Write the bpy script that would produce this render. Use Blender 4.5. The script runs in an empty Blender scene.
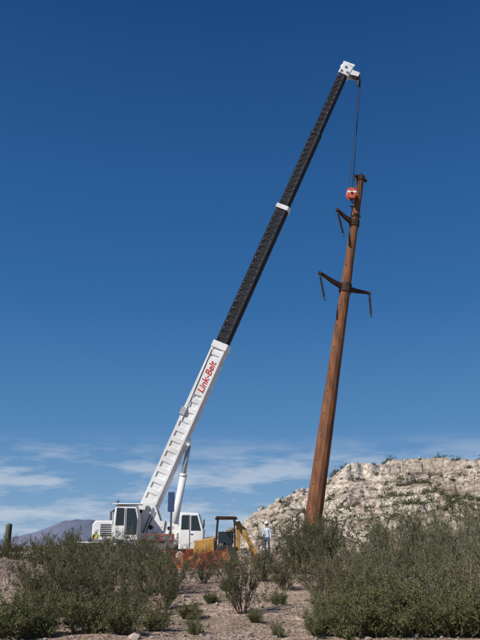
import bpy, math, random
import numpy as np
from mathutils import Vector, Matrix, noise
import bmesh
R = math.radians
sc = bpy.context.scene
random.seed(7)
# ------------------------------------------------------------------ helpers
def link(ob):
    sc.collection.objects.link(ob); return ob
def group(name, loc):
    e = bpy.data.objects.new(name, None); e.location = loc; e.empty_display_size = .3
    return link(e)
def obj(name, verts, faces, mat, parent=None, smooth=False, bevel=0, seg=2):
    off = Vector(parent.location) if parent else Vector((0, 0, 0))
    me = bpy.data.meshes.new(name)
    me.from_pydata([tuple(Vector(v)-off) for v in verts], [], faces)
    mats = mat if isinstance(mat, (list, tuple)) else [mat]
    for m in mats: me.materials.append(m)
    if smooth:
        me.polygons.foreach_set('use_smooth', [True]*len(me.polygons))
    me.update()
    ob = bpy.data.objects.new(name, me)
    if parent: ob.parent = parent
    link(ob)
    if bevel:
        b = ob.modifiers.new('bev', 'BEVEL'); b.width = bevel; b.segments = seg; b.limit_method = 'ANGLE'
    return ob
def add(a, b):
    n = len(a[0]); a[0].extend(b[0]); a[1].extend([tuple(i+n for i in f) for f in b[1]]); return a
def box(x0, x1, y0, y1, z0, z1):
    v = [(x0,y0,z0),(x1,y0,z0),(x1,y1,z0),(x0,y1,z0),(x0,y0,z1),(x1,y0,z1),(x1,y1,z1),(x0,y1,z1)]
    f = [(0,3,2,1),(4,5,6,7),(0,1,5,4),(1,2,6,5),(2,3,7,6),(3,0,4,7)]
    return [v, f]
def prism(pts, y0, y1):
    n = len(pts)
    v = [(p[0], y0, p[1]) for p in pts]+[(p[0], y1, p[1]) for p in pts]
    f = [tuple(range(n)), tuple(range(2*n-1, n-1, -1))]
    for i in range(n):
        j = (i+1) % n; f.append((i, i+n, j+n, j))
    return [v, f]
def frame(p0, p1, up=(0,0,1)):
    d = (Vector(p1)-Vector(p0)).normalized(); u = Vector(up)
    if abs(d.dot(u)) > .97: u = Vector((0,1,0))
    s = d.cross(u).normalized(); t = s.cross(d).normalized()
    return d, s, t
def tube(p0, p1, r0, r1=None, n=8, caps=True):
    if r1 is None: r1 = r0
    d, s, t = frame(p0, p1); p0 = Vector(p0); p1 = Vector(p1)
    v = []
    for p, r in ((p0, r0), (p1, r1)):
        for i in range(n):
            a = 2*math.pi*i/n; v.append(tuple(p+s*math.cos(a)*r+t*math.sin(a)*r))
    f = [(i, (i+1) % n, (i+1) % n+n, i+n) for i in range(n)]
    if caps: f += [tuple(range(n-1, -1, -1)), tuple(range(n, 2*n))]
    return [v, f]
def beam(p0, p1, w, h, w1=None, h1=None, up=(0,0,1)):
    d, s, t = frame(p0, p1, up); v = []
    w1 = w1 or w; h1 = h1 or h
    for p, a, b in ((Vector(p0), w, h), (Vector(p1), w1, h1)):
        for i, j in ((-1,-1),(1,-1),(1,1),(-1,1)): v.append(tuple(p+s*i*a/2+t*j*b/2))
    return [v, [(0,3,2,1),(4,5,6,7),(0,1,5,4),(1,2,6,5),(2,3,7,6),(3,0,4,7)]]
def ssf(a, b, x):
    t = np.clip((x-a)/(b-a), 0, 1); return t*t*(3-2*t)
# ------------------------------------------------------------------ materials
def mat(name, col, rough=.6, metal=0., var=.0, scale=3., bump=0., bscale=30., col2=None, trans=0, spec=None, sc3=None):
    m = bpy.data.materials.new(name); m.use_nodes = True
    nt = m.node_tree; p = nt.nodes['Principled BSDF']
    p.inputs['Roughness'].default_value = rough; p.inputs['Metallic'].default_value = metal
    if spec is not None: p.inputs['Specular IOR Level'].default_value = spec
    tc = nt.nodes.new('ShaderNodeTexCoord')
    n = nt.nodes.new('ShaderNodeTexNoise'); n.inputs['Scale'].default_value = scale; n.inputs['Detail'].default_value = 6
    if sc3:
        mp = nt.nodes.new('ShaderNodeMapping'); mp.inputs['Scale'].default_value = sc3
        nt.links.new(tc.outputs['Object'], mp.inputs['Vector']); nt.links.new(mp.outputs[0], n.inputs['Vector'])
    else: nt.links.new(tc.outputs['Object'], n.inputs['Vector'])
    r = nt.nodes.new('ShaderNodeValToRGB')
    c2 = col2 if col2 else tuple(c*(1-var) for c in col)
    r.color_ramp.elements[0].position = .35; r.color_ramp.elements[1].position = .65
    r.color_ramp.elements[0].color = (*c2, 1); r.color_ramp.elements[1].color = (*col, 1)
    nt.links.new(n.outputs['Fac'], r.inputs['Fac']); nt.links.new(r.outputs['Color'], p.inputs['Base Color'])
    if bump:
        n2 = nt.nodes.new('ShaderNodeTexNoise'); n2.inputs['Scale'].default_value = bscale; n2.inputs['Detail'].default_value = 5
        nt.links.new(tc.outputs['Object'], n2.inputs['Vector'])
        b = nt.nodes.new('ShaderNodeBump'); b.inputs['Strength'].default_value = bump; b.inputs['Distance'].default_value = .05
        nt.links.new(n2.outputs['Fac'], b.inputs['Height']); nt.links.new(b.outputs['Normal'], p.inputs['Normal'])
    if trans:
        t = nt.nodes.new('ShaderNodeBsdfTranslucent'); nt.links.new(r.outputs['Color'], t.inputs['Color'])
        mx = nt.nodes.new('ShaderNodeMixShader'); mx.inputs[0].default_value = trans
        nt.links.new(p.outputs[0], mx.inputs[1]); nt.links.new(t.outputs[0], mx.inputs[2])
        nt.links.new(mx.outputs[0], nt.nodes['Material Output'].inputs[0])
    return m
M_white = mat('white_paint', (.82,.82,.81), .4, col2=(.68,.67,.64), scale=1.2)
M_black = mat('black_paint', (.022,.022,.026), .55, var=.4, scale=2, spec=.3)
M_grey = mat('grey_steel', (.22,.22,.23), .5, .4, var=.4)
M_lgrey = mat('light_grey_paint', (.45,.45,.46), .4, var=.2)
M_glass = mat('dark_glass', (.02,.03,.035), .08)
M_tire = mat('tyre_rubber', (.03,.03,.03), .85, var=.3)
M_redl = mat('red_paint', (.5,.03,.02), .5)
M_redd = mat('faded_red_paint', (.28,.06,.04), .6, var=.3)
M_hook = mat('hook_red', (.62,.10,.05), .5, var=.3)
M_yel = mat('machine_yellow', (.48,.26,.06), .55, var=.45, scale=2)
M_yel2 = mat('bright_yellow', (.68,.5,.05), .5)
M_blue = mat('blue_paint', (.03,.06,.15), .5)
M_rust = mat('weathering_steel', (.235,.10,.048), .85, col2=(.11,.05,.03), scale=1., bump=.25, bscale=25, spec=.2, sc3=(3.2,3.2,.7))
M_rustd = mat('weathering_steel_dark', (.07,.038,.027), .8, var=.5, scale=3, spec=.2)
M_ins = mat('insulator_polymer', (.05,.055,.07), .4)
M_cable = mat('wire_rope', (.04,.04,.04), .5)
M_fence = mat('orange_netting', (.52,.11,.06), .7, var=.4, scale=2)
M_leafg = mat('creosote_leaf', (.13,.148,.055), .6, col2=(.065,.08,.033), scale=1.6, trans=.3, spec=.2)
M_leafs = mat('scrub_leaf', (.105,.11,.055), .7, col2=(.055,.062,.03), scale=.6, trans=.15, spec=.1)
M_leafp = mat('dry_leaf', (.215,.225,.11), .7, col2=(.115,.13,.06), scale=1.6, trans=.3, spec=.2)
M_leafy = mat('brittlebush_leaf', (.20,.22,.08), .6, col2=(.095,.115,.038), scale=2, trans=.3, spec=.2)
M_stem = mat('bush_stem', (.20,.145,.11), .85, var=.5, scale=5)
M_stemp = mat('dry_stem', (.27,.225,.17), .85, var=.5, scale=5)
M_sag = mat('saguaro_skin', (.11,.13,.06), .8, var=.4, scale=4)

def nodeset(m):
    m.use_nodes = True; nt = m.node_tree; p = nt.nodes['Principled BSDF']
    p.inputs['Roughness'].default_value = .95; p.inputs['Specular IOR Level'].default_value = .1
    tc = nt.nodes.new('ShaderNodeTexCoord')
    def ns(s, d=8, sc3=None, rg=.5):
        n = nt.nodes.new('ShaderNodeTexNoise'); n.inputs['Scale'].default_value = s; n.inputs['Detail'].default_value = d; n.inputs['Roughness'].default_value = rg
        if sc3:
            mp = nt.nodes.new('ShaderNodeMapping'); mp.inputs['Scale'].default_value = sc3; nt.links.new(tc.outputs['Object'], mp.inputs['Vector']); nt.links.new(mp.outputs[0], n.inputs['Vector'])
        else: nt.links.new(tc.outputs['Object'], n.inputs['Vector'])
        return n.outputs['Fac']
    def ramp(src, els):
        r = nt.nodes.new('ShaderNodeValToRGB'); nt.links.new(src, r.inputs['Fac'])
        r.color_ramp.elements[0].position = els[0][0]; r.color_ramp.elements[0].color = (*els[0][1], 1)
        r.color_ramp.elements[1].position = els[-1][0]; r.color_ramp.elements[1].color = (*els[-1][1], 1)
        for e in els[1:-1]:
            q = r.color_ramp.elements.new(e[0]); q.color = (*e[1], 1)
        return r.outputs[0]
    def mix(a, b, mode='MULTIPLY', fac=1.):
        x = nt.nodes.new('ShaderNodeMix'); x.data_type = 'RGBA'; x.blend_type = mode
        if isinstance(fac, (int, float)): x.inputs[0].default_value = fac
        else: nt.links.new(fac, x.inputs[0])
        nt.links.new(a, x.inputs[6]); nt.links.new(b, x.inputs[7]); return x.outputs[2]
    def bump(h, st, dist):
        bp = nt.nodes.new('ShaderNodeBump'); bp.inputs['Strength'].default_value = st; bp.inputs['Distance'].default_value = dist
        nt.links.new(h, bp.inputs['Height']); nt.links.new(bp.outputs[0], p.inputs['Normal'])
    return nt, p, tc, ns, ramp, mix, bump
def ground_mat():
    m = bpy.data.materials.new('desert_gravel'); nt, p, tc, ns, ramp, mix, bump = nodeset(m)
    a = ramp(ns(.35), [(.35,(.26,.19,.15)),(.5,(.37,.28,.22)),(.66,(.50,.375,.29))])
    v = nt.nodes.new('ShaderNodeTexVoronoi'); v.inputs['Scale'].default_value = 13; nt.links.new(tc.outputs['Object'], v.inputs['Vector'])
    b = ramp(v.outputs['Color'], [(.1,(.5,.48,.47)),(.5,(.92,.91,.9)),(.95,(1.3,1.28,1.25))])
    c = ramp(ns(4), [(.38,(.68,.67,.67)),(.62,(1.15,1.15,1.15))])
    nt.links.new(mix(mix(a, b, fac=.85), c), p.inputs['Base Color']); bump(v.outputs['Distance'], .8, .06)
    return m
M_ground = ground_mat()
def rock_mat():
    m = bpy.data.materials.new('pale_strata_rock'); nt, p, tc, ns, ramp, mix, bump = nodeset(m)
    face = ramp(ns(1, 9, (.13,.13,1.5), .62), [(.34,(.23,.18,.15)),(.43,(.40,.34,.28)),(.53,(.57,.51,.43)),(.68,(.45,.38,.31))])
    flat = ramp(ns(.45, 9), [(.36,(.18,.14,.112)),(.5,(.27,.21,.17)),(.66,(.43,.355,.29))])
    g = nt.nodes.new('ShaderNodeNewGeometry'); s = nt.nodes.new('ShaderNodeSeparateXYZ'); nt.links.new(g.outputs['True Normal'], s.inputs[0])
    k = ramp(s.outputs['Z'], [(.55,(0,0,0)),(.88,(1,1,1))])
    col = mix(face, flat, 'MIX', k)
    d = ramp(ns(2.2, 10), [(.38,(.60,.58,.56)),(.6,(1.15,1.15,1.15))])
    big = ramp(ns(.09, 4), [(.4,(.76,.73,.71)),(.6,(1.1,1.1,1.1))])
    nt.links.new(mix(mix(col, d), big), p.inputs['Base Color']); bump(ns(1.8, 10), 1., .35)
    return m
M_rock = rock_mat()
M_boul = mat('pale_boulder', (.54,.48,.40), .95, col2=(.29,.235,.19), scale=.6, bump=.5, bscale=5, spec=.1)
M_peb = mat('pebble', (.42,.34,.28), .95, col2=(.19,.155,.135), scale=1.3, spec=.1)
M_mtn = mat('hazed_mountain_rock', (.17,.185,.25), 1, col2=(.14,.155,.22), scale=.006, spec=0)  # blue-grey base colour includes painted distance haze, not bare rock alone

# ------------------------------------------------------------------ terrain
def gh(x, y):
    x = np.asarray(x, float); y = np.asarray(y, float)
    h = .62*ssf(10, 30, y)
    h = h+1.3*ssf(-1.5, 5, x)*ssf(24, 42, y)
    h = h+.85*np.exp(-((x+8.6)/1.9)**2-((y-24)/5)**2)
    h = h+.05*np.sin(x*.9+1.3*np.sin(y*.5))*np.cos(y*.7+.5*np.sin(x*.6))+.03*np.sin(x*2.3+y*1.7)*np.sin(y*2.9-x*1.1)
    return h
def g1(x, y): return float(gh(x, y))
nx, ny = 340, 380
tx = np.linspace(-1, 1, nx); xs = 7*np.sinh(tx*7.2)*.9
ty = np.linspace(-.42, 1, ny); ys = 20+6*np.sinh(ty*7.7)
X, Y = np.meshgrid(xs, ys); Z = gh(X, Y)
vl = [tuple(v) for v in np.stack([X.ravel(), Y.ravel(), Z.ravel()], 1).tolist()]
fl = [(j*nx+i, j*nx+i+1, (j+1)*nx+i+1, (j+1)*nx+i) for j in range(ny-1) for i in range(nx-1)]
obj('desert_ground', vl, fl, M_ground, smooth=True)

HX = [-30,-12,-4,-.7,1.4,4.2,7.1,9.9,12.8,14.8,21.7,34.6,60,120]
HZ = [.2,1.4,3.0,3.9,5.3,6.8,8.4,9.4,10.5,12.3,13.1,13.5,14.2,15]
def hill(x, y):
    H = np.interp(x, HX, HZ)
    wob = 4.5*noise.noise(Vector((x*.07, 3.1, 0)))+1.8*noise.noise(Vector((x*.3, y*.05, 9)))+.8*noise.noise(Vector((x*.8, y*.3, 4)))
    yy = y+wob
    brk = .6+.4*float(ssf(-.15, .15, noise.noise(Vector((x*.12, 2.2, 0)))))
    c1_ = .17*brk; c2_ = .12*float(ssf(-.2, .1, noise.noise(Vector((x*.1, 7.7, 0)))))
    c = c1_+c2_
    r = (1-c)*np.clip((yy-50)/45.5, 0, 1)**1.1+c1_*ssf(94.0, 95.2, yy)+c2_*ssf(86.5, 87.6, yy+1.5*noise.noise(Vector((x*.2, 0, 3))))
    edge = ssf(46, 54, y)
    z = 1.2+(H-1.2)*r
    z += .6*noise.fractal(Vector((x*.14, y*.14, 0)), 1., 2., 5)*edge*ssf(104, 96, yy)
    n = noise.noise(Vector((x*.05, y*.05, 5)))*1.2+.3*noise.noise(Vector((x*.4, y*.4, 8)))
    st = 1.2; q = (z+n)/st; fr = q-math.floor(q)
    zt = st*(math.floor(q)+float(ssf(.65, .9, fr)))-n
    k = .85*ssf(.3, .6, noise.noise(Vector((x*.09+7, y*.06, 1)))*.9+.5)
    z = z*(1-k)+zt*k
    z += .15*noise.fractal(Vector((x*.9, y*.9, 0)), 1., 2., 3)
    if yy > 90: z = min(z, H+.3*noise.noise(Vector((x*.3, y*.3, 2))))
    fx = ssf(-34, -24, x)
    return float((z-1.5)*edge*fx+1.5-2.2*(1-edge*fx))
xa = np.concatenate([np.arange(-36, -5, 1.), np.arange(-5, 42, .3), np.arange(42, 122, 1.6)])
ya = np.concatenate([np.arange(45, 99, .28), np.arange(99, 240, 4.)])
vl = [(float(x), float(y), hill(float(x), float(y))) for y in ya for x in xa]
n_ = len(xa)
fl = [(j*n_+i, j*n_+i+1, (j+1)*n_+i+1, (j+1)*n_+i) for j in range(len(ya)-1) for i in range(n_-1)]
obj('rocky_hill', vl, fl, M_rock)

def rocks(name, items, m, smooth=False):
    bm = bmesh.new(); bmesh.ops.create_icosphere(bm, subdivisions=1, radius=1)
    bv = np.array([v.co[:] for v in bm.verts]); bf = [tuple(v.index for v in f.verts) for f in bm.faces]; bm.free()
    V = []; F = []; rg = np.random.default_rng(3)
    for (x, y, z, s) in items:
        d = bv*(1+rg.uniform(-.28, .28, (len(bv), 1)))*s*rg.uniform(.6, 1.3, 3)*np.array([1,1,.72])
        a = rg.uniform(0, 6.28); c, sn = math.cos(a), math.sin(a)
        d = d@np.array([[c,sn,0],[-sn,c,0],[0,0,1]])
        o = len(V); V.extend((d+np.array([x, y, z])).tolist()); F.extend([tuple(i+o for i in f) for f in bf])
    return obj(name, V, F, m, smooth=smooth)
it = []
for i in range(4200):
    if random.random() < .5:
        x = random.uniform(-4, 14); y = random.uniform(62, 97)
    else:
        x = random.uniform(8, 44); y = random.uniform(58, 97)
    if noise.noise(Vector((x*.15, y*.15, 3))) < -.12 and random.random() < .8: continue
    s = .07+.42*random.random()**4
    it.append((x, y, hill(x, y)+s*.1, s))
for i in range(150):
    x = random.uniform(2, 12); y = random.uniform(78, 95); s = random.uniform(.2, .65)
    it.append((x, y, hill(x, y)+s*.1, s))
for i in range(130):
    x = random.uniform(13, 44); y = random.uniform(86, 93); s = .15+.6*random.random()**2
    it.append((x, y, hill(x, y)+s*.1, s))
rocks('boulder_scatter', it, M_boul)
it = []
for i in range(6000):
    y = 12+22*random.random()**1.4; x = random.uniform(-.55, .55)*y
    s = .012+.05*random.random()**4+(.09*random.random() if random.random() < .016 else 0)
    it.append((x, y, g1(x, y)+s*.2, s))
rocks('gravel_stones', it, M_peb)

def ridge(name, D, pts, depth, m, seed):
    xs_ = np.arange(pts[0][0], pts[-1][0], D*.0022); V = []; F = []; rows = 16
    for j in range(rows):
        t = j/(rows-1); prof = math.sin(math.pi*min(1, t*1.0))**.8
        for x in xs_:
            hgt = np.interp(x, [p[0] for p in pts], [p[1] for p in pts])
            nn = noise.fractal(Vector((x/D*28, t*3+seed, 0)), 1., 2., 5)
            V.append((float(x), D+depth*(t-.5)+60*nn, float(hgt*prof*(1+.22*nn)-4)))
    n = len(xs_)
    for j in range(rows-1):
        for i in range(n-1): F.append((j*n+i, j*n+i+1, (j+1)*n+i+1, (j+1)*n+i))
    return obj(name, V, F, m)
ridge('distant_mountain', 3000, [(-2600,30),(-1900,60),(-1300,25),(-980,22),(-860,50),(-780,78),(-720,98),(-650,100),(-560,80),(-450,50),(-300,30),(100,25),(900,20)], 900, M_mtn, 2)

# ------------------------------------------------------------------ bushes
def bush_mesh(name, seed, H, spread, nst, nsub, ntw, nleaf, ls, ml, ms, lo=.5, hi=1.15):
    rg = np.random.default_rng(seed); V = []; F = []; MI = []
    def strand(pts, r0, r1, n=3):
        o = len(V); k = len(pts)
        for i, p in enumerate(pts):
            r = r0+(r1-r0)*i/(k-1)
            for a in range(n):
                V.append((p[0]+r*math.cos(a*2.094), p[1]+r*math.sin(a*2.094), p[2]))
        for i in range(k-1):
            for a in range(n):
                b = (a+1) % n
                F.append((o+i*n+a, o+i*n+b, o+(i+1)*n+b, o+(i+1)*n+a)); MI.append(1)
    def path(p, d, L, k, up, wob):
        pts = [p]; d = d/np.linalg.norm(d)
        for i in range(k):
            d = d+np.array([0,0,up])+rg.normal(0, wob, 3); d /= np.linalg.norm(d)
            p = p+d*L/k; pts.append(p)
        return pts
    LC = []
    for s in range(nst):
        az = rg.uniform(0, 6.283); tl = rg.uniform(.05, 1)**.8*spread
        d = np.array([math.cos(az)*math.sin(tl), math.sin(az)*math.sin(tl), math.cos(tl)])
        L = H*rg.uniform(lo, hi)*(1 if tl < .7 else .9)
        p0 = np.array([math.cos(az)*.08, math.sin(az)*.08, -.05])
        st = path(p0, d, L, 7, .05, .11); strand(st, .015, .004)
        for q in range(nsub):
            i = rg.integers(2, 8); b = st[min(i, 7)]
            dd = (st[min(i,7)]-st[max(0,min(i,7)-1)]); dd = dd/np.linalg.norm(dd)+rg.normal(0, .5, 3)
            sb = path(b, dd, L*rg.uniform(.14, .34), 4, .12, .16); strand(sb, .006, .003)
            for w in range(ntw):
                j = rg.integers(1, 5); tw = path(sb[j], (sb[j]-sb[j-1])/.1+rg.normal(0, .6, 3), rg.uniform(.07, .2), 2, .1, .2)
                strand(tw, .003, .002)
                for l in range(nleaf):
                    a = rg.uniform(0, 2); ii = int(a) if a < 2 else 1
                    c = tw[ii]+(tw[ii+1]-tw[ii])*(a-ii)+rg.normal(0, .014, 3); LC.append(c)
    LC = np.array(LC); n = len(LC)
    a = rg.normal(0, 1, (n, 3)); a[:,2] += .6; a /= np.linalg.norm(a, axis=1)[:,None]
    b = rg.normal(0, 1, (n, 3)); b -= a*(a*b).sum(1)[:,None]; b /= np.linalg.norm(b, axis=1)[:,None]
    s = ls*rg.uniform(.6, 1.3, (n, 1)); o = len(V)
    q = np.stack([LC-a*s, LC+b*s*.42, LC+a*s, LC-b*s*.42], 1).reshape(-1, 3)
    V.extend(q.tolist()); F.extend([(o+4*i, o+4*i+1, o+4*i+2, o+4*i+3) for i in range(n)]); MI.extend([0]*n)
    me = bpy.data.meshes.new(name); me.from_pydata(V, [], F); me.materials.append(ml); me.materials.append(ms)
    me.polygons.foreach_set('material_index', MI); me.update(); return me
BG = [bush_mesh('creosote_mesh', 11+i, 1.25, 1.0, 22, 8, 6, 7, .020, M_leafg, M_stem) for i in range(4)]
BP = [bush_mesh('paloverde_shrub_mesh', 31+i, 2.5, .85, 26, 9, 6, 7, .023, M_leafp, M_stemp, .5, 1.12) for i in range(4)]
BY = [bush_mesh('brittlebush_mesh', 51+i, .7, 1.15, 26, 7, 6, 8, .018, M_leafy, M_stem) for i in range(3)]
def place(kind, meshes, H0, x, y, H, w=1.):
    me = random.choice(meshes); ob = bpy.data.objects.new(kind, me); link(ob)
    s = H/H0; ob.scale = (s*w, s*w, s); ob.rotation_euler = (0, 0, random.uniform(0, 6.28)); ob.location = (x, y, g1(x, y))
    return ob
for x, y, H, w in [(-4.7,20,1.35,1.1),(-4.4,17.3,1.3,1.05),(-3.8,21,1.25,1),(-2.75,22,1.5,1),(-2.0,21,1.0,1),(-2.5,17,1.25,1.0),(-3.5,18.5,1.2,1),
        (-3.4,15.6,1.15,1.0),(-2.3,15.3,.8,1.1),(-1.9,18.7,1.05,1.0),(.05,17,1.2,.85),(-5.4,24,1.3,1),(-1.2,24,.9,1),(-6.0,27,1.4,1),(-4.5,28,1.4,1),(-3.2,29,1.2,1),
        (-8.0,32,1.35,1),(-6.5,33,1.35,1),(-9.5,35,1.4,1),(-11.5,36,1.3,1),(-5,33.5,1.3,1),(-7.3,30,1.3,1),(-4.0,26,1.4,1),(.75,25,1.3,1),(-.3,27,.85,1),(2.6,22,1.4,1),(1.35,22.5,1.1,1),
        (2.2,27.5,1.9,.9),(2.9,29.5,1.9,.9),(3.5,30.5,1.9,.9),(3.9,32,1.7,1),(2.7,31.5,1.5,1),(4.6,23,2.0,1),(3.7,21.5,1.7,1),(6.3,22,2.1,1),
        (-14,40,1.4,1),(-17,46,1.5,1),(-12,48,1.3,1),(-21,55,1.5,1),(-16,58,1.4,1),(-5.3,19.0,1.1,1),(2.2,19.0,1.0,1.1),(-4.2,15.2,.7,1.1)]:
    place('creosote_bush', BG, 1.25, x, y, H, w)
for x, y, H, w in [(4.4,20.5,2.45,.9),(5.4,19,2.6,.85),(6.5,20.5,2.5,.9),(3.5,18.5,1.6,1),(4.1,16,1.55,1.1),(4.9,15.6,1.6,1.1),
        (8.3,21,2.6,1),(5.6,24,2.3,.9),(7.2,27,2.3,1),(2.9,20.5,1.4,1.1),(6.2,17.5,2.0,1)]:
    place('palo_verde_shrub', BP, 2.5, x, y, H, w)
for x, y, H, w in [(-4.4,14.0,.72,1.2),(-3.7,14.0,.65,1.2),(-3.0,14.3,.7,1.1),(-2.3,14.1,.55,1.1),(-1.7,14.8,.45,1.1),(1.9,15.6,.6,1.2),(1.5,14.3,.45,1.2),(2.1,14.1,.65,1.2),(2.7,14.3,.85,1.1),(3.3,14.0,.7,1.1),(3.5,15,1.0,1.1),
        (4.0,14.1,.8,1.1),(4.6,14.1,.95,1.1),(5.2,14.2,.8,1.1),(-.9,14.4,.3,1),(.7,14.3,.25,1),(2.6,16.8,.8,1.1),(.3,15.8,.25,1.2),(-1.1,16.6,.35,1.2),(.95,18.6,.35,1.2),(-.75,19.5,.3,1.2),(-.3,22,.4,1.2)]:
    place('brittlebush', BY, .7, x, y, H, w)
for i in range(26):   # surroundings beyond the frame
    sgn = -1 if i % 2 else 1; y = random.uniform(14, 45); x = sgn*(y*.42+random.uniform(1.5, 12))
    if sgn < 0 and y < 30 and x > -11: continue
    place('creosote_bush', BG, 1.25, x, y, random.uniform(.8, 1.6))
rg = np.random.default_rng(8); V = []; F = []
for i in range(420):
    y = 12.5+18*rg.random(); x = rg.uniform(-.5, .5)*y; z = g1(x, y); h = rg.uniform(.05, .2)
    for b in range(rg.integers(6, 16)):
        a = rg.uniform(0, 6.28); l = rg.uniform(.2, .8)*h; o = len(V); px, py = x+rg.normal(0, .03), y+rg.normal(0, .03); w_ = .004
        V += [(px-w_*math.sin(a), py+w_*math.cos(a), z-.01), (px+w_*math.sin(a), py-w_*math.cos(a), z-.01), (px+l*math.cos(a), py+l*math.sin(a), z+h*rg.uniform(.6, 1))]; F.append((o, o+1, o+2))
M_gr = mat('dry_grass_blade', (.42,.36,.22), .8, var=.4); obj('dry_grass', V, F, M_gr)

def scrub(name, items, m, per=90):
    rg = np.random.default_rng(5); P = []; S = []
    for (x, y, z, s) in items:
        n = per; u = rg.normal(0, 1, (n, 3)); u /= np.linalg.norm(u, axis=1)[:,None]; u[:,2] = np.abs(u[:,2])
        r = rg.uniform(.3, 1, (n, 1)); c = u*r*np.array([s, s, s*.95])*(1+.3*np.sin(3*np.arctan2(u[:,1:2], u[:,0:1])+x))+np.array([x, y, z]); P.append(c); S.append(np.full((n, 1), .13*s+.02))
    P = np.concatenate(P); S = np.concatenate(S); n = len(P)
    a = rg.normal(0, 1, (n, 3)); a[:,2] += .7; a /= np.linalg.norm(a, axis=1)[:,None]
    b = rg.normal(0, 1, (n, 3)); b -= a*(a*b).sum(1)[:,None]; b /= np.linalg.norm(b, axis=1)[:,None]
    q = np.stack([P-a*S, P+b*S*.5, P+a*S, P-b*S*.5], 1).reshape(-1, 3)
    return obj(name, q.tolist(), [(4*i, 4*i+1, 4*i+2, 4*i+3) for i in range(n)], m)
it = []
for i in range(900):
    x = random.uniform(-6, 46); y = random.uniform(54, 96); s = .18+.62*random.random()**1.6
    if x < 13 and random.random() < .5: continue
    if y > 86 and random.random() < .5: continue
    it.append((x, y, hill(x, y), s))
for i in range(120):
    x = random.uniform(14, 60); y = random.uniform(97, 112); s = .3+.6*random.random()**2; it.append((x, y, hill(x, y)-.05, s))
for i in range(12):
    x = random.uniform(24, 40); y = random.uniform(97, 104); s = random.uniform(.7, 1.2); it.append((x, y, hill(x, y)-.05, s))
scrub('hillside_scrub', it, M_leafs, 90)
it = []
for i in range(1000):
    y = 48*math.exp(random.random()*2.4); x = -y*random.uniform(-.1, .6); s = random.uniform(.4, 1.2)
    if x > -7 and y < 240: continue
    it.append((x, y, g1(x, y)-.05, s))
scrub('desert_scrub', it, M_leafs, 60)

# saguaro
SX = -19.35
sg = group('saguaro_cactus', (SX, 60, g1(SX, 60)))
def ribbed(path_pts, rad, n=24):
    V = []; F = []; k = len(path_pts)
    for i, p in enumerate(path_pts):
        t = i/(k-1); r = rad*(1 if t < .85 else math.sqrt(max(.03, 1-((t-.85)/.15)**2)))
        for a in range(n):
            rr = r*(1 if a % 2 else .84); an = 2*math.pi*a/n
            V.append((p[0]+rr*math.cos(an), p[1]+rr*math.sin(an), p[2]))
    for i in range(k-1):
        for a in range(n): F.append((i*n+a, i*n+(a+1) % n, (i+1)*n+(a+1) % n, (i+1)*n+a))
    F.append(tuple(range((k-1)*n, k*n))); return V, F
z0 = sg.location.z
v, f = ribbed([(SX, 60, z0-.1+i*.2) for i in range(15)]+[(SX,60,z0+2.78),(SX,60,z0+2.84)], .26); obj('trunk', v, f, M_sag, sg, True)

# ------------------------------------------------------------------ transmission pole
PB = Vector((3.95, 41, 1.7)); PT = Vector((8.17, 41, 25.35)); ax = (PT-PB).normalized(); LP = (PT-PB).length
yaw = R(28)
perp0 = Vector((ax.z, 0, -ax.x))
arm = (perp0*math.cos(yaw)+Vector((0,1,0))*math.sin(yaw)).normalized()
pole = group('steel_transmission_pole', PB)
def pp(s): return PB+ax*s
def prad(s): return .50+(.235-.50)*s/LP
for nm, a, b in (('lower_shaft', 0, 9.0), ('middle_shaft', 8.6, 17.2), ('upper_shaft', 16.8, LP)):
    k = {'lower_shaft': 1.035, 'middle_shaft': 1., 'upper_shaft': .965}[nm]
    obj(nm, *tube(pp(a), pp(b), prad(a)*k, prad(b)*k, 12), M_rust, pole)
base = tube(pp(-.1), pp(.05), .72, .72, 24)
for i in range(12):
    an = i*math.pi/6; q = pp(.05)+Vector((math.cos(an)*.62, math.sin(an)*.62, 0)); add(base, tube(q, q+ax*.16, .035, .035, 6))
obj('base_plate', *base, M_rustd, pole)
def davit(nm, s, sign, L, rise):
    c = pp(s); end = c+arm*sign*L+ax*rise; mid = c+arm*sign*L*.5+ax*rise*.28
    b = beam(c+ax*-.05, mid, .26, .34, .2, .25, up=ax); add(b, beam(mid, end, .2, .25, .12, .16, up=ax)); add(b, beam(end-ax*.12, end+ax*.06, .22, .2))
    obj(nm, *b, M_rustd, pole, bevel=.015); return end
def insul(nm, top, bot):
    top = Vector(top); bot = Vector(bot); b = tube(top, bot, .035, .035, 8); n = 15
    for i in range(n):
        p = top.lerp(bot, .1+.8*i/(n-1)); d = (bot-top).normalized(); add(b, tube(p, p+d*.035, .05, .10, 12))
    add(b, beam(bot, bot+(bot-top).normalized()*.16, .12, .1)); obj(nm, *b, M_ins, pole)
s1 = (17.35-PB.z)/ax.z
eL = davit('crossarm_left', s1, -1, 2.05, .34); eR = davit('crossarm_right', s1, 1, 1.88, .26)
obj('crossarm_bracket', *tube(pp(s1-.32), pp(s1+.24), .40, .385, 12), M_rustd, pole)
insul('insulator_1', eL-Vector((0,0,.1)), eL+Vector((.22, 0, -1.7))); insul('insulator_2', eR-Vector((0,0,.1)), eR+Vector((.02,0,-1.5)))
s2 = (21.9-PB.z)/ax.z
eU = davit('upper_crossarm', s2, -1, 1.45, .42); insul('insulator_3', eU-Vector((0,0,.1)), eU+Vector((.3,0,-1.75)))
obj('upper_arm_bracket', *tube(pp(s2-.24), pp(s2+.2), .335, .325, 12), M_rustd, pole)
cap = tube(pp(LP-.3), pp(LP+.05), .28, .28, 12); add(cap, beam(pp(LP-.12)-arm*.55, pp(LP-.12)+arm*.5, .14, .18, up=ax))
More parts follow.
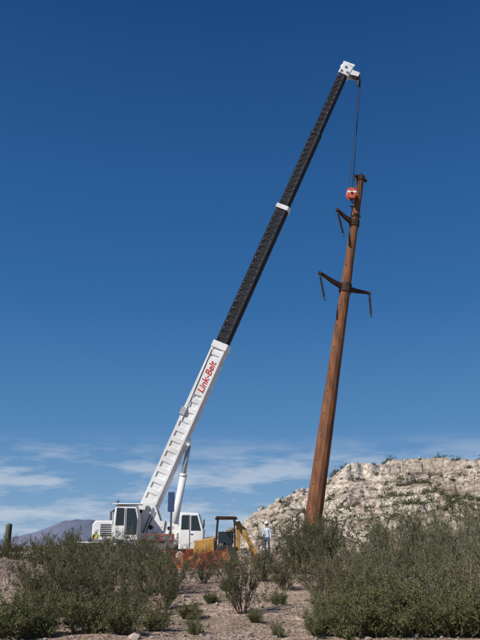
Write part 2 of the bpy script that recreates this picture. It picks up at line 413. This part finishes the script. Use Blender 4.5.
add(cap, beam(pp(LP-.15)-arm*.52, pp(LP-.5)-arm*.48, .1, .1)); add(cap, tube(pp(LP), pp(LP+.28), .08, .05, 8)); obj('pole_cap', *cap, M_rustd, pole, bevel=.01)
st = [[], []]
for i in range(30):
    s = 2+i*.7; side = 1 if i % 2 else -1
    q = pp(s)+Vector((0,-1,0))*prad(s)*.75+perp0*side*prad(s)*.6; add(st, beam(q, q+Vector((side*.08,-.05,0)), .025, .035))
obj('step_clips', *st, M_rustd, pole)

# ------------------------------------------------------------------ crane
GZ = g1(-5, 40)
crane = group('mobile_crane', (-5.2, 40, GZ))
F0 = Vector((-5.12, 40, 3.71)); F1 = Vector((7.50, 40.6, 33.75)); bu = (F1-F0).normalized(); BL = (F1-F0).length
bs = Vector((0,1,0)); bs = (bs-bu*bs.dot(bu)).normalized(); bn = bu.cross(bs).normalized()
if bn.x < 0: bn = -bn
def boom_sec(nm, a, b, h, w, m, step, cut=.16, dimp=.12, dd=.035, ks=(0,4,2)):
    prof = [(-h/2, -w/2), (h/2-cut, -w/2), (h/2, -w/2+cut), (h/2, w/2-cut), (h/2-cut, w/2), (-h/2, w/2)]
    bm = bmesh.new(); n = max(2, int(round((b-a)/step))); rings = []
    for i in range(n+1):
        c = F0+bu*(a+(b-a)*i/n); rings.append([bm.verts.new(c+bn*p+bs*q-crane.location) for p, q in prof])
    sides = []
    for i in range(n):
        for k in range(6):
            k2 = (k+1) % 6; f = bm.faces.new((rings[i][k], rings[i][k2], rings[i+1][k2], rings[i+1][k]))
            if k in ks: sides.append(f)
    bm.faces.new(rings[0]); bm.faces.new(rings[-1])
    bmesh.ops.recalc_face_normals(bm, faces=bm.faces)
    if dimp:
        bmesh.ops.inset_individual(bm, faces=sides, thickness=dimp, depth=0)
        bmesh.ops.inset_individual(bm, faces=sides, thickness=.05, depth=-dd)
    me = bpy.data.meshes.new(nm); bm.to_mesh(me); bm.free(); me.materials.append(m)
    o = bpy.data.objects.new(nm, me); o.parent = crane; link(o); return o
boom_sec('boom_base_section', -.35, 10.3, 1.02, .86, M_white, .62, dimp=.19, dd=.06)
boom_sec('boom_mid_section', 10.3, 20.5, .84, .72, M_black, .5, dimp=.15, dd=.03, ks=(0,4))
boom_sec('boom_upper_section', 20.5, 26.6, .74, .62, M_black, .45, dimp=.13, dd=.03, ks=(0,4))
boom_sec('boom_fly_section', 26.6, 32.2, .66, .54, M_black, .42, dimp=.12, dd=.03, ks=(0,4))
boom_sec('boom_collar_lower', 10.0, 10.42, 1.1, .95, M_white, 1, dimp=0)
boom_sec('boom_collar_middle', 20.3, 20.6, .95, .82, M_white, 1, dimp=0)
boom_sec('boom_collar_upper', 26.5, 26.64, .76, .66, M_black, 1, dimp=0)
def bp_(a, n=0, s=0): return F0+bu*a+bn*n+bs*s
dots = [[], []]
for i in range(46):
    a = 10.9+i*.46; hw = .36 if a < 20.5 else (.31 if a < 26.6 else .27); hh = .36 if a < 20.5 else (.31 if a < 26.6 else .27)
    for n_off in (-hh*.82, hh*.42):
        add(dots, beam(bp_(a, n_off, -hw-.012), bp_(a+.09, n_off, -hw-.012), .02, .05, up=bn))
obj('boom_bolt_heads', *dots, M_grey, crane)
hd = beam(bp_(31.9, .0), bp_(32.75, .1), .62, .8, .6, .78, up=bn); obj('boom_head', *hd, M_white, crane, bevel=.05)
h2 = [[], []]
for s in (-.24, .24):
    add(h2, beam(bp_(32.3, .1, s), bp_(32.3, 1.05, s), .05, .5, .05, .34, up=bu))
obj('boom_head_cheeks', *h2, M_white, crane, bevel=.02)
hd2 = [[], []]
for a, n in ((32.1,-.2),(32.1,.25),(32.5,0.)): add(hd2, tube(bp_(a,n,-.335), bp_(a,n,-.30), .1, .1, 16))
obj('boom_head_pins', *hd2, M_grey, crane)
shv = [[], []]
for s in (-.12, 0, .12): add(shv, tube(bp_(32.35, .85, s-.035), bp_(32.35, .85, s+.035), .3, .3, 20)); add(shv, tube(bp_(32.9, -.1, s-.035), bp_(32.9, -.1, s+.035), .25, .25, 20))
obj('head_sheaves', *shv, M_grey, crane)
top = [[], []]
add(top, tube(bp_(32.6, -.35, 0), bp_(33.15, -.2, 0), .13, .1, 10)); add(top, beam(bp_(32.9,-.35,-.22), bp_(32.9,.5,-.22), .05, .22, up=bu))
obj('head_top_bracket', *top, M_white, crane, bevel=.015)
tipp = Vector((8.32, 40.6, 32.75)); a2 = tube(bp_(32.3, 1.0), tipp, .05, .05, 8); add(a2, tube(tipp+Vector((0,0,.12)), tipp-Vector((0,0,.45)), .13, .11, 10)); obj('anti_two_block_weight', *a2, M_black, crane)
hk = Vector((7.36, 40.45, 23.75))
ln = [[], []]
for s in (-.13, .05):
    add(ln, tube(bp_(32.25, 1.1, s*.9)+Vector((.1+s*.8,0,0)), hk+Vector((s*1.3, s, .3)), .02, .02, 6))
add(ln, tube(tipp, hk+Vector((.2,0,.4)), .016, .016, 6))
obj('hoist_ropes', *ln, M_cable, crane)
def ell(c, rx, ry, rz, n=16, m=10):
    V = []; F = []
    for j in range(m+1):
        ph = math.pi*j/m
        for i in range(n):
            th = 2*math.pi*i/n; V.append((c[0]+rx*math.sin(ph)*math.cos(th), c[1]+ry*math.sin(ph)*math.sin(th), c[2]+rz*math.cos(ph)))
    for j in range(m):
        for i in range(n): F.append((j*n+i, (j+1)*n+i, (j+1)*n+(i+1) % n, j*n+(i+1) % n))
    return [V, F]
hkx = [[], []]
oc = [(.0,.42),(.2,.36),(.33,.16),(.33,-.12),(.18,-.34),(.0,-.42),(-.18,-.34),(-.33,-.12),(-.33,.16),(-.2,.36)]
for y in (-.2, .1): add(hkx, prism([(hk.x+a, hk.z+b) for a, b in oc], hk.y+y, hk.y+y+.1))
obj('hook_block', *hkx, M_hook, crane, bevel=.03)
obj('hook_block_decal', *prism([(hk.x-.3, hk.z+.02),(hk.x+.3, hk.z+.02),(hk.x+.3, hk.z+.14),(hk.x-.3, hk.z+.14)], hk.y-.206, hk.y-.202), M_white, crane)
obj('hook_block_sheave', *tube(hk+Vector((0,-.09,0)), hk+Vector((0,.09,0)), .28, .28, 20), M_grey, crane)
hp = tube(hk+Vector((0,-.24,0)), hk+Vector((0,.24,0)), .08, .08, 12); add(hp, tube(hk-Vector((0,0,.35)), hk-Vector((0,0,.6)), .07, .06, 8))
pts = [hk+Vector((.16*math.sin(a), 0, -.76+.16*math.cos(a))) for a in [0,.7,1.4,2.1,2.8,3.5,4.2]]
for p, q in zip(pts[:-1], pts[1:]): add(hp, tube(p, q, .05, .045, 8))
obj('hook', *hp, M_black, crane)
hb = hk-Vector((0,0,.9)); q = pp((22.35-PB.z)/ax.z); sl = tube(hb, q+Vector((-.3,-.2,0)), .025, .025, 6); add(sl, tube(hb, q+Vector((-.1,-.34,-.1)), .025, .025, 6))
for i in range(16):
    a, b = 2*math.pi*i/16, 2*math.pi*(i+1)/16; add(sl, tube(q+Vector((math.cos(a)*.33, math.sin(a)*.33, 0)), q+Vector((math.cos(b)*.33, math.sin(b)*.33, 0)), .03, .03, 6))
obj('choker_sling', *sl, M_black, crane)
c0 = Vector((-3.75, 40, 2.3)); c1 = bp_(4.05, .62)
cy = tube(c0, c0.lerp(c1, .66), .2, .2, 16); add(cy, tube(c0.lerp(c1,.64), c0.lerp(c1,.67), .23, .23, 16)); obj('luffing_cylinder', *cy, M_white, crane, True)
obj('luffing_rod', *tube(c0.lerp(c1, .66), c1, .13, .13, 14), M_lgrey, crane, True)
lug = beam(bp_(3.7,.5,0), bp_(4.4,.5,0), .5, .3, up=bn); add(lug, tube(bp_(4.05,.62,-.42), bp_(4.05,.62,.42), .1, .1, 12)); obj('cylinder_lug', *lug, M_white, crane, bevel=.03)
br = beam(bp_(5.5,-.45,-.47), bp_(5.95,-.45,-.47), .1, .32, up=bn); add(br, tube(bp_(5.2,-.3,-.46), bp_(9.8,-.42,-.46), .03, .03, 6)); obj('boom_side_bracket', *br, M_lgrey, crane)
cu = bpy.data.curves.new('boom_lettering', 'FONT'); cu.body = 'Link-Belt'; cu.size = .56; cu.extrude = .004; cu.align_x = 'CENTER'; cu.align_y = 'CENTER'; cu.shear = .25; cu.offset = .012
to = bpy.data.objects.new('boom_lettering', cu); to.parent = crane; link(to); cu.materials.append(M_redl)
rot = Matrix((bu, -bn, -bs)).transposed()
to.matrix_local = Matrix.Translation(bp_(8.1, .02, -.442)-crane.location) @ rot.to_4x4()
obj('lettering_panel', *beam(bp_(6.9,0,-.433), bp_(9.4,0,-.433), .006, .62, up=bn), M_white, crane)

# superstructure
tp = [(-6.3,2.35),(-3.3,2.35),(-3.2,2.75),(-4.4,3.0),(-4.75,3.95),(-5.45,4.0),(-5.9,3.2),(-6.3,3.0)]
fr = prism(tp, 39.38, 39.5); add(fr, prism(tp, 40.5, 40.62))
obj('turret_side_frames', *fr, M_white, crane, bevel=.02)
det = [[], []]
for cx, cz, r in ((-4.9,2.65,.12),(-3.9,2.6,.1),(-5.5,3.5,.1),(-5.9,2.7,.12)): add(det, tube((cx,39.36,cz),(cx,39.385,cz),r,r,16))
for a, b in (((-5.3,39.33,2.4),(-4.8,39.33,3.7)),((-5.15,39.33,2.4),(-4.7,39.33,3.5)),((-4.2,39.33,2.3),(-4.1,39.33,3.0))): add(det, tube(a,b,.025,.025,6))
obj('turret_hoses', *det, M_black, crane)
obj('turret_deck', *box(-7.0,-3.2,39.2,40.8,2.05,2.345), M_white, crane, bevel=.03)
obj('slew_ring', *tube((-4.9,40,1.83),(-4.9,40,2.04),.75,.75,28), M_grey, crane)
obj('boom_pivot_pin', *tube((-5.12,39.3,3.68),(-5.12,40.7,3.68),.13,.13,16), M_grey, crane)
cw = prism([(-8.05,2.0),(-6.9,1.95),(-6.9,3.0),(-7.9,3.0),(-8.05,2.8)], 39.0, 41.0); obj('counterweight', *cw, M_white, crane, bevel=.06)
obj('counterweight_stripe', *box(-8.0,-7.72,38.985,38.997,2.05,2.3), M_yel2, crane)
vent = [[], []]
for i in range(6): add(vent, box(-7.6,-7.0,38.975,38.997,2.2+i*.11,2.25+i*.11))
obj('engine_grille', *vent, M_black, crane)
dr = tube((-5.9,39.6,3.25),(-5.9,40.4,3.25),.34,.34,24); add(dr, tube((-5.9,39.55,3.25),(-5.9,39.6,3.25),.45,.45,24)); add(dr, tube((-5.9,40.4,3.25),(-5.9,40.45,3.25),.45,.45,24)); obj('hoist_drum', *dr, M_grey, crane)
def cab(prefix, outline, y0, y1, wins, front, body=M_white):
    obj(prefix+'_body', *prism(outline, y0, y1), body, crane, bevel=.06, seg=3)
    w = [[], []]
    for pts in wins:
        add(w, prism(pts, y0-.012, y0+.02)); add(w, prism(pts, y1-.02, y1+.012))
    obj(prefix+'_side_windows', *w, M_glass, crane, bevel=.01)
    if front:
        w = [[], []]
        for (x0, x1, za, zb) in front: add(w, box(x0, x1, y0+.14, y1-.14, za, zb))
        obj(prefix+'_end_windows', *w, M_glass, crane)
cab('operator_cab', [(-6.75,1.95),(-5.4,1.95),(-5.4,3.0),(-5.55,3.72),(-6.68,3.78),(-6.78,3.2)], 38.2, 39.15,
    [[(-6.66,2.72),(-6.2,2.72),(-6.2,3.62),(-6.62,3.64)], [(-6.08,2.25),(-5.5,2.25),(-5.48,3.0),(-5.63,3.6),(-6.08,3.62)]], [(-6.82,-6.74,2.75,3.55)])
obj('operator_cab_roof', *box(-6.85,-5.35,38.1,39.2,3.80,3.86), M_white, crane, bevel=.025)
obj('cab_work_light', *ell((-6.6,38.2,3.96), .1,.1,.08), M_grey, crane, True)
cdoor = box(-6.15,-6.12,38.18,38.198,2.05,3.6); add(cdoor, box(-5.46,-5.43,38.18,38.198,2.05,3.1)); add(cdoor, box(-6.05,-5.9,38.165,38.198,2.1,2.13)); obj('operator_cab_door_seams', *cdoor, M_black, crane)
obj('carrier_frame', *box(-9.2,-1.3,39.0,41.0,1.35,1.82), M_white, crane, bevel=.04)
obj('carrier_fenders', *add(box(-9.3,-6.9,38.75,41.25,1.824,1.9), box(-3.4,-1.4,38.75,41.25,1.824,1.9)), M_white, crane, bevel=.02)
cab('driver_cab', [(-3.25,1.5),(-1.95,1.5),(-1.92,2.45),(-2.2,3.35),(-3.2,3.38)], 37.95, 39.35,
    [[(-3.12,2.5),(-2.7,2.5),(-2.7,3.24),(-3.1,3.24)], [(-2.6,2.45),(-2.06,2.45),(-2.27,3.22),(-2.6,3.22)]], [])
ws = beam((-1.93,38.65,2.5),(-2.18,38.65,3.28), 1.15,.03, up=(1,0,.3)); obj('driver_cab_windscreen', *ws, M_glass, crane)
ds = box(-2.68,-2.65,37.935,37.948,1.6,3.25); add(ds, box(-2.62,-2.48,37.925,37.948,2.25,2.29)); obj('driver_cab_door_seam', *ds, M_black, crane)
mir = tube((-2.0,37.95,2.6),(-1.85,37.6,2.75),.015,.015,6); add(mir, box(-1.92,-1.86,37.48,37.66,2.6,3.0)); obj('cab_mirror', *mir, M_black, crane)
obj('boom_rest_mast', *add(box(-3.95,-3.6,38.75,38.95,3.45,4.5), box(-3.8,-3.7,38.8,38.9,1.9,3.45)), M_blue, crane, bevel=.03)
obj('toolbox', *box(-5.0,-3.55,38.5,38.98,1.9,2.3), M_redd, crane, bevel=.03)
obj('toolbox_lids', *add(box(-4.9,-4.35,38.48,38.497,1.98,2.22), box(-4.2,-3.65,38.48,38.497,1.98,2.22)), M_grey, crane)
rail = [[], []]
for x in (-9.1,-8.4): add(rail, tube((x,38.85,1.9),(x,38.85,2.4),.02,.02,6))
add(rail, tube((-9.1,38.85,2.4),(-8.4,38.85,2.4),.02,.02,6)); obj('handrail', *rail, M_grey, crane)
ex = tube((-7.3,40.3,3.0),(-7.3,40.3,3.55),.07,.07,10); add(ex, tube((-7.3,40.3,3.5),(-7.15,40.3,3.65),.07,.06,10)); obj('exhaust_stack', *ex, M_grey, crane)
for i, x in enumerate((-8.3,-7.1,-3.2,-2.1)):
    for y in (38.9, 40.75):
        w = tube((x,y-.05,GZ+.55),(x,y+.3,GZ+.55),.55,.55,28); obj('wheel_%d' % (i*2+(y > 40)), *w, M_tire, crane, bevel=.06, seg=3)
        obj('hub_%d' % (i*2+(y > 40)), *tube((x,y-.08,GZ+.55),(x,y+.33,GZ+.55),.25,.25,16), M_white, crane)
for i, x in enumerate((-9.0,-1.5)):
    b = beam((x,37.0,1.5),(x,43.0,1.5),.3,.3)
    for y in (37.0,43.0): add(b, tube((x,y,1.55),(x,y,g1(x,y)+.12),.09,.09,12)); add(b, tube((x,y,g1(x,y)-.02),(x,y,g1(x,y)+.12),.34,.3,20))
    obj('outrigger_%d' % i, *b, M_white, crane, bevel=.015)

# ------------------------------------------------------------------ backhoe loader
BZ = g1(-.6, 37)-.12
bh = group('backhoe_loader', (-1.0, 37, BZ))
obj('hood', *prism([(-2.4,BZ+.75),(-1.3,BZ+.75),(-1.3,BZ+1.6),(-2.3,BZ+1.45)], 36.7, 37.4), M_yel, bh, bevel=.05)
cabp = [[], []]
for x, x2 in ((-1.25,-1.15),(-.25,-.3)):
    for y in (36.5,37.6): add(cabp, beam((x,y,BZ+1.1),(x2,y,BZ+2.5),.07,.07))
obj('cab_posts', *cabp, M_black, bh)
obj('canopy_roof', *prism([(-1.3,BZ+2.5),(-.12,BZ+2.5),(-.2,BZ+2.62),(-1.2,BZ+2.64)],36.4,37.7), M_rustd, bh, bevel=.03)
obj('rear_glass', *box(-1.14,-.34,37.55,37.57,BZ+1.3,BZ+1.9), M_glass, bh)
obj('chassis', *prism([(-2.3,BZ+.5),(-.2,BZ+.5),(-.15,BZ+1.15),(-1.3,BZ+1.15),(-1.4,BZ+.8),(-2.3,BZ+.8)],36.75,37.35), M_black, bh, bevel=.03)
obj('operator_seat', *add(box(-.85,-.4,36.85,37.3,BZ+1.16,BZ+1.35), box(-.45,-.35,36.85,37.3,BZ+1.35,BZ+1.8)), M_black, bh, bevel=.03)
for i, (x, r) in enumerate(((-.75,.62),(-2.0,.42))):
    for j, y in enumerate((36.35,37.45)):
        obj('wheel_%d' % (2*i+j), *tube((x,y,BZ+r),(x,y+.32,BZ+r),r,r,26), M_tire, bh, bevel=.06, seg=3)
        obj('hub_%d' % (2*i+j), *tube((x,y-.02,BZ+r),(x,y+.34,BZ+r),r*.45,r*.45,16), M_yel, bh)
J = [Vector((-.1,37,BZ+.95)), Vector((-.35,36.9,BZ+2.35)), Vector((.05,36.9,BZ+2.2)), Vector((.65,36.85,BZ+1.05))]
obj('digger_boom', *beam(J[0],J[1]+Vector((.25,0,0)),.2,.34,.16,.22), M_yel, bh, bevel=.02)
obj('dipper_arm', *beam(Vector((-.15,36.9,BZ+2.35)),J[3],.17,.3,.15,.2), M_yel, bh, bevel=.02)
obj('dipper_ram', *tube(J[1]+Vector((0,0,.1)),J[2].lerp(J[3],.35)+Vector((.12,0,.16)),.045,.045,8), M_grey, bh)
bk = prism([(.5,BZ+1.1),(.8,BZ+1.05),(.95,BZ+.6),(.75,BZ+.35),(.45,BZ+.4),(.62,BZ+.65)],36.55,37.15); obj('digger_bucket', *bk, M_yel, bh, bevel=.02)
lb = beam((-1.5,36.6,BZ+1.0),(-2.9,36.6,BZ+.45),.08,.16); add(lb, beam((-1.5,37.5,BZ+1.0),(-2.9,37.5,BZ+.45),.08,.16)); obj('loader_arms', *lb, M_yel, bh)
obj('loader_bucket', *prism([(-2.85,BZ+.1),(-3.4,BZ+.1),(-3.42,BZ+.2),(-2.98,BZ+.28),(-2.95,BZ+.75),(-2.82,BZ+.75)],36.1,38.0), M_yel, bh)

# ------------------------------------------------------------------ orange safety fence
fe = group('orange_safety_fence', (-2.2, 34, g1(-2.2, 34)))
P = [(-4.2,34.4),(-3.4,34.1),(-2.5,33.9),(-1.6,34.0),(-.6,34.3)]
V = []; F = []; ncol = 110; nr = 10
px_ = [p[0] for p in P]; py_ = [p[1] for p in P]
for i in range(ncol+1):
    x = px_[0]+(px_[-1]-px_[0])*i/ncol; y = float(np.interp(x, px_, py_)); fr_ = (i/ncol*4) % 1
    sag = .16*math.sin(math.pi*fr_)*(1+.4*math.sin(i*.31))
    for j in range(nr+1):
        V.append((x, y-.03+.04*math.sin(i*.5+j*.4), g1(x, y)+.05+(.92-sag)*j/nr))
for i in range(ncol):
    for j in range(nr): F.append((i*(nr+1)+j, (i+1)*(nr+1)+j, (i+1)*(nr+1)+j+1, i*(nr+1)+j+1))
net = obj('netting', V, F, M_fence, fe)
wf = net.modifiers.new('wire', 'WIREFRAME'); wf.thickness = .022; wf.use_even_offset = False
ps = [[], []]
for x, y in P: add(ps, tube((x,y,g1(x,y)-.1),(x+.02,y,g1(x,y)+1.08),.02,.016,6))
obj('fence_posts', *ps, M_grey, fe)

# ------------------------------------------------------------------ worker
WX, WY = 1.5, 40.0; WZ = g1(WX, WY)
wk = group('construction_worker', (WX, WY, WZ))
M_shirt = mat('pale_blue_shirt', (.52,.60,.70), .85, var=.2); M_jean = mat('denim', (.07,.11,.2), .9, var=.3); M_skin = mat('skin', (.42,.23,.15), .6)
M_boot = mat('boot_leather', (.08,.05,.03), .7); M_hat = mat('hard_hat_white', (.8,.8,.78), .35); M_hair = mat('hair', (.03,.02,.015), .8)
def skin(name, pts, edges, radii, mats, matfn, lvl=2):
    me = bpy.data.meshes.new(name); me.from_pydata(pts, edges, []); o = bpy.data.objects.new(name, me); link(o)
    m = o.modifiers.new('s', 'SKIN'); m.use_smooth_shade = True
    for i, r in enumerate(radii): me.skin_vertices[0].data[i].radius = (r, r) if not isinstance(r, tuple) else r
    me.skin_vertices[0].data[0].use_root = True
    ss = o.modifiers.new('ss', 'SUBSURF'); ss.levels = lvl; ss.render_levels = lvl
    dg = bpy.context.evaluated_depsgraph_get(); me2 = bpy.data.meshes.new_from_object(o.evaluated_get(dg))
    bpy.data.objects.remove(o)
    me2.materials.clear()
    for mm in mats: me2.materials.append(mm)
    for p in me2.polygons: p.material_index = matfn(p.center); p.use_smooth = True
    o = bpy.data.objects.new(name, me2); o.parent = wk; link(o); return o
pts = [(0,0,.95),(0,0,1.12),(0,.01,1.32),(0,.01,1.43),(0,0,1.5),(0,-.01,1.58),
       (-.18,.01,1.41),(-.24,-.02,1.14),(-.17,-.24,1.03),(.18,.01,1.41),(.25,.02,1.13),(.27,-.06,.88),
       (-.10,0,.90),(-.12,-.02,.50),(-.13,.02,.10),(-.14,-.13,.04),(.10,0,.90),(.12,-.01,.50),(.14,.03,.10),(.16,-.12,.04)]
edg = [(0,1),(1,2),(2,3),(3,4),(4,5),(2,6),(6,7),(7,8),(2,9),(9,10),(10,11),(0,12),(12,13),(13,14),(14,15),(0,16),(16,17),(17,18),(18,19)]
rad = [(.15,.11),(.145,.105),(.165,.11),(.09,.075),.055,.055,.062,.047,.034,.062,.047,.034,.085,.06,.045,.04,.085,.06,.045,.04]
def mf(c):
    if c.z < .14: return 2
    if c.z < .97 and abs(c.x) < .22: return 1
    if c.z > 1.49: return 3
    return 0
skin('body', pts, edg, rad, [M_shirt, M_jean, M_boot, M_skin], mf)
def hand(nm, w, d, side):
    w = Vector(w); d = Vector(d).normalized(); s = d.cross(Vector((0,0,1))); s = s.normalized() if s.length > .1 else Vector((0,1,0)); t = s.cross(d)
    p = [w, w+d*.05, w+d*.085]; e = [(0,1),(1,2)]; r = [.026,(.036,.018),(.036,.016)]
    for k, L in enumerate((.065,.075,.07,.055)):
        b = w+d*.085+s*(k-1.5)*.019; i = len(p); p += [b, b+d*L*.5-t*.008, b+d*L*.85-t*.03]; e += [(2,i),(i,i+1),(i+1,i+2)]; r += [.009,.0085,.007]
    i = len(p); p += [w+d*.03+s*side*.035, w+d*.07+s*side*.058]; e += [(1,i),(i,i+1)]; r += [.012,.009]
    skin(nm, [tuple(q) for q in p], e, r, [M_skin], lambda c: 0, 1)
hand('hand_left', (-.17,-.24,1.03), (.3,-1,-.1), 1); hand('hand_right', (.27,-.06,.88), (.03,-.12,-1), 1)
hz = 1.655
def put(nm, g, m, sm=True):
    me = bpy.data.meshes.new(nm); me.from_pydata(*[g[0], [], g[1]]); me.materials.append(m); me.polygons.foreach_set('use_smooth', [sm]*len(me.polygons)); o = bpy.data.objects.new(nm, me); o.parent = wk; link(o)
put('head', ell((0,-.015,hz), .077,.097,.118), M_skin)
fc = ell((0,-.115,hz-.01), .014,.022,.026,8,6); add(fc, ell((-.08,0,hz-.005), .012,.02,.032,8,6)); add(fc, ell((.08,0,hz-.005), .012,.02,.032,8,6)); put('nose_and_ears', fc, M_skin)
ey = ell((-.03,-.103,hz+.012), .013,.01,.008,8,6); add(ey, ell((.03,-.103,hz+.012), .013,.01,.008,8,6)); add(ey, ell((0,-.105,hz-.052), .025,.008,.006,8,6)); put('eyes_and_mouth', ey, M_hair)
put('hair', ell((0,.012,hz+.022), .083,.092,.10), M_hair)
ht = ell((0,-.01,hz+.05), .12,.145,.125); ht[0][:] = [(a, b, max(c, hz+.045)) for a, b, c in ht[0]]; add(ht, ell((0,-.03,hz+.045), .14,.18,.014)); put('hard_hat', ht, M_hat)
wk.rotation_euler = (0, 0, R(-35))

# ------------------------------------------------------------------ light, sky
sd = Vector((-.68, -.62, .85)).normalized(); el = math.asin(sd.z); rotz = math.atan2(sd.x, sd.y)
L = bpy.data.lights.new('sun', 'SUN'); L.energy = 5.0; L.angle = R(.5); L.color = (1, .96, .90)
lo = bpy.data.objects.new('sun', L); link(lo); lo.rotation_euler = (-sd).to_track_quat('-Z', 'Y').to_euler(); lo.location = (0, 0, 60)
w = bpy.data.worlds.new('World'); sc.world = w; w.use_nodes = True; nt = w.node_tree; bg = nt.nodes['Background']
ST = .1
sky = nt.nodes.new('ShaderNodeTexSky'); sky.sky_type = 'NISHITA'; sky.sun_disc = False; sky.sun_elevation = el; sky.sun_rotation = rotz
sky.air_density = 1.0; sky.dust_density = .3; sky.ozone_density = 2.5; sky.altitude = 400
tc = nt.nodes.new('ShaderNodeTexCoord'); sp = nt.nodes.new('ShaderNodeSeparateXYZ'); nt.links.new(tc.outputs['Generated'], sp.inputs[0])
gr = nt.nodes.new('ShaderNodeValToRGB'); nt.links.new(sp.outputs['Z'], gr.inputs[0]); e = gr.color_ramp.elements
cols = [(0., (.22,.38,.58)), (.06, (.15,.31,.54)), (.16, (.066,.215,.46)), (.33, (.022,.132,.36)), (.68, (.004,.056,.205)), (1., (.003,.04,.155))]
e[0].position = 0; e[0].color = (*cols[0][1], 1); e[1].position = 1; e[1].color = (*cols[-1][1], 1)
for p_, c_ in cols[1:-1]:
    q = e.new(p_); q.color = (*c_, 1)
sca = nt.nodes.new('ShaderNodeVectorMath'); sca.operation = 'SCALE'; sca.inputs['Scale'].default_value = 1/ST; nt.links.new(gr.outputs[0], sca.inputs[0])
m0 = nt.nodes.new('ShaderNodeMix'); m0.data_type = 'RGBA'; m0.inputs[0].default_value = .88; nt.links.new(sky.outputs[0], m0.inputs[6]); nt.links.new(sca.outputs[0], m0.inputs[7])
mp = nt.nodes.new('ShaderNodeMapping'); mp.inputs['Scale'].default_value = (4.5, 4.5, 24); mp.inputs['Location'].default_value = (1.3, .4, .6); nt.links.new(tc.outputs['Generated'], mp.inputs[0])
nz = nt.nodes.new('ShaderNodeTexNoise'); nz.inputs['Scale'].default_value = 1.7; nz.inputs['Detail'].default_value = 10; nz.inputs['Roughness'].default_value = .6; nt.links.new(mp.outputs[0], nz.inputs['Vector'])
r1 = nt.nodes.new('ShaderNodeValToRGB'); r1.color_ramp.elements[0].position = .45; r1.color_ramp.elements[1].position = .60; nt.links.new(nz.outputs['Fac'], r1.inputs[0])
r2 = nt.nodes.new('ShaderNodeValToRGB'); e = r2.color_ramp.elements; e[0].position = 0; e[0].color = (1,1,1,1); e[1].position = .15; e[1].color = (0,0,0,1); q = e.new(.10); q.color = (.8,.8,.8,1)
nt.links.new(sp.outputs['Z'], r2.inputs[0])
mu = nt.nodes.new('ShaderNodeMath'); mu.operation = 'MULTIPLY'; nt.links.new(r1.outputs[0], mu.inputs[0]); nt.links.new(r2.outputs[0], mu.inputs[1])
mu2 = nt.nodes.new('ShaderNodeMath'); mu2.operation = 'MULTIPLY'; mu2.inputs[1].default_value = .75; nt.links.new(mu.outputs[0], mu2.inputs[0])
mx = nt.nodes.new('ShaderNodeMix'); mx.data_type = 'RGBA'; nt.links.new(mu2.outputs[0], mx.inputs[0]); nt.links.new(m0.outputs[2], mx.inputs[6]); mx.inputs[7].default_value = (5.5, 6.1, 7.0, 1)
nt.links.new(mx.outputs[2], bg.inputs['Color']); bg.inputs['Strength'].default_value = ST
# ------------------------------------------------------------------ camera
cd = bpy.data.cameras.new('camera'); cd.sensor_fit = 'VERTICAL'; cd.angle = 2*math.atan(320/686); cd.clip_end = 20000; cd.clip_start = .1
co = bpy.data.objects.new('camera', cd); link(co); co.location = (0, 0, 1.7); co.rotation_euler = (R(90+18.2), 0, 0); sc.camera = co
sc.view_settings.view_transform = 'Standard'; sc.view_settings.look = 'None'; sc.view_settings.exposure = 0
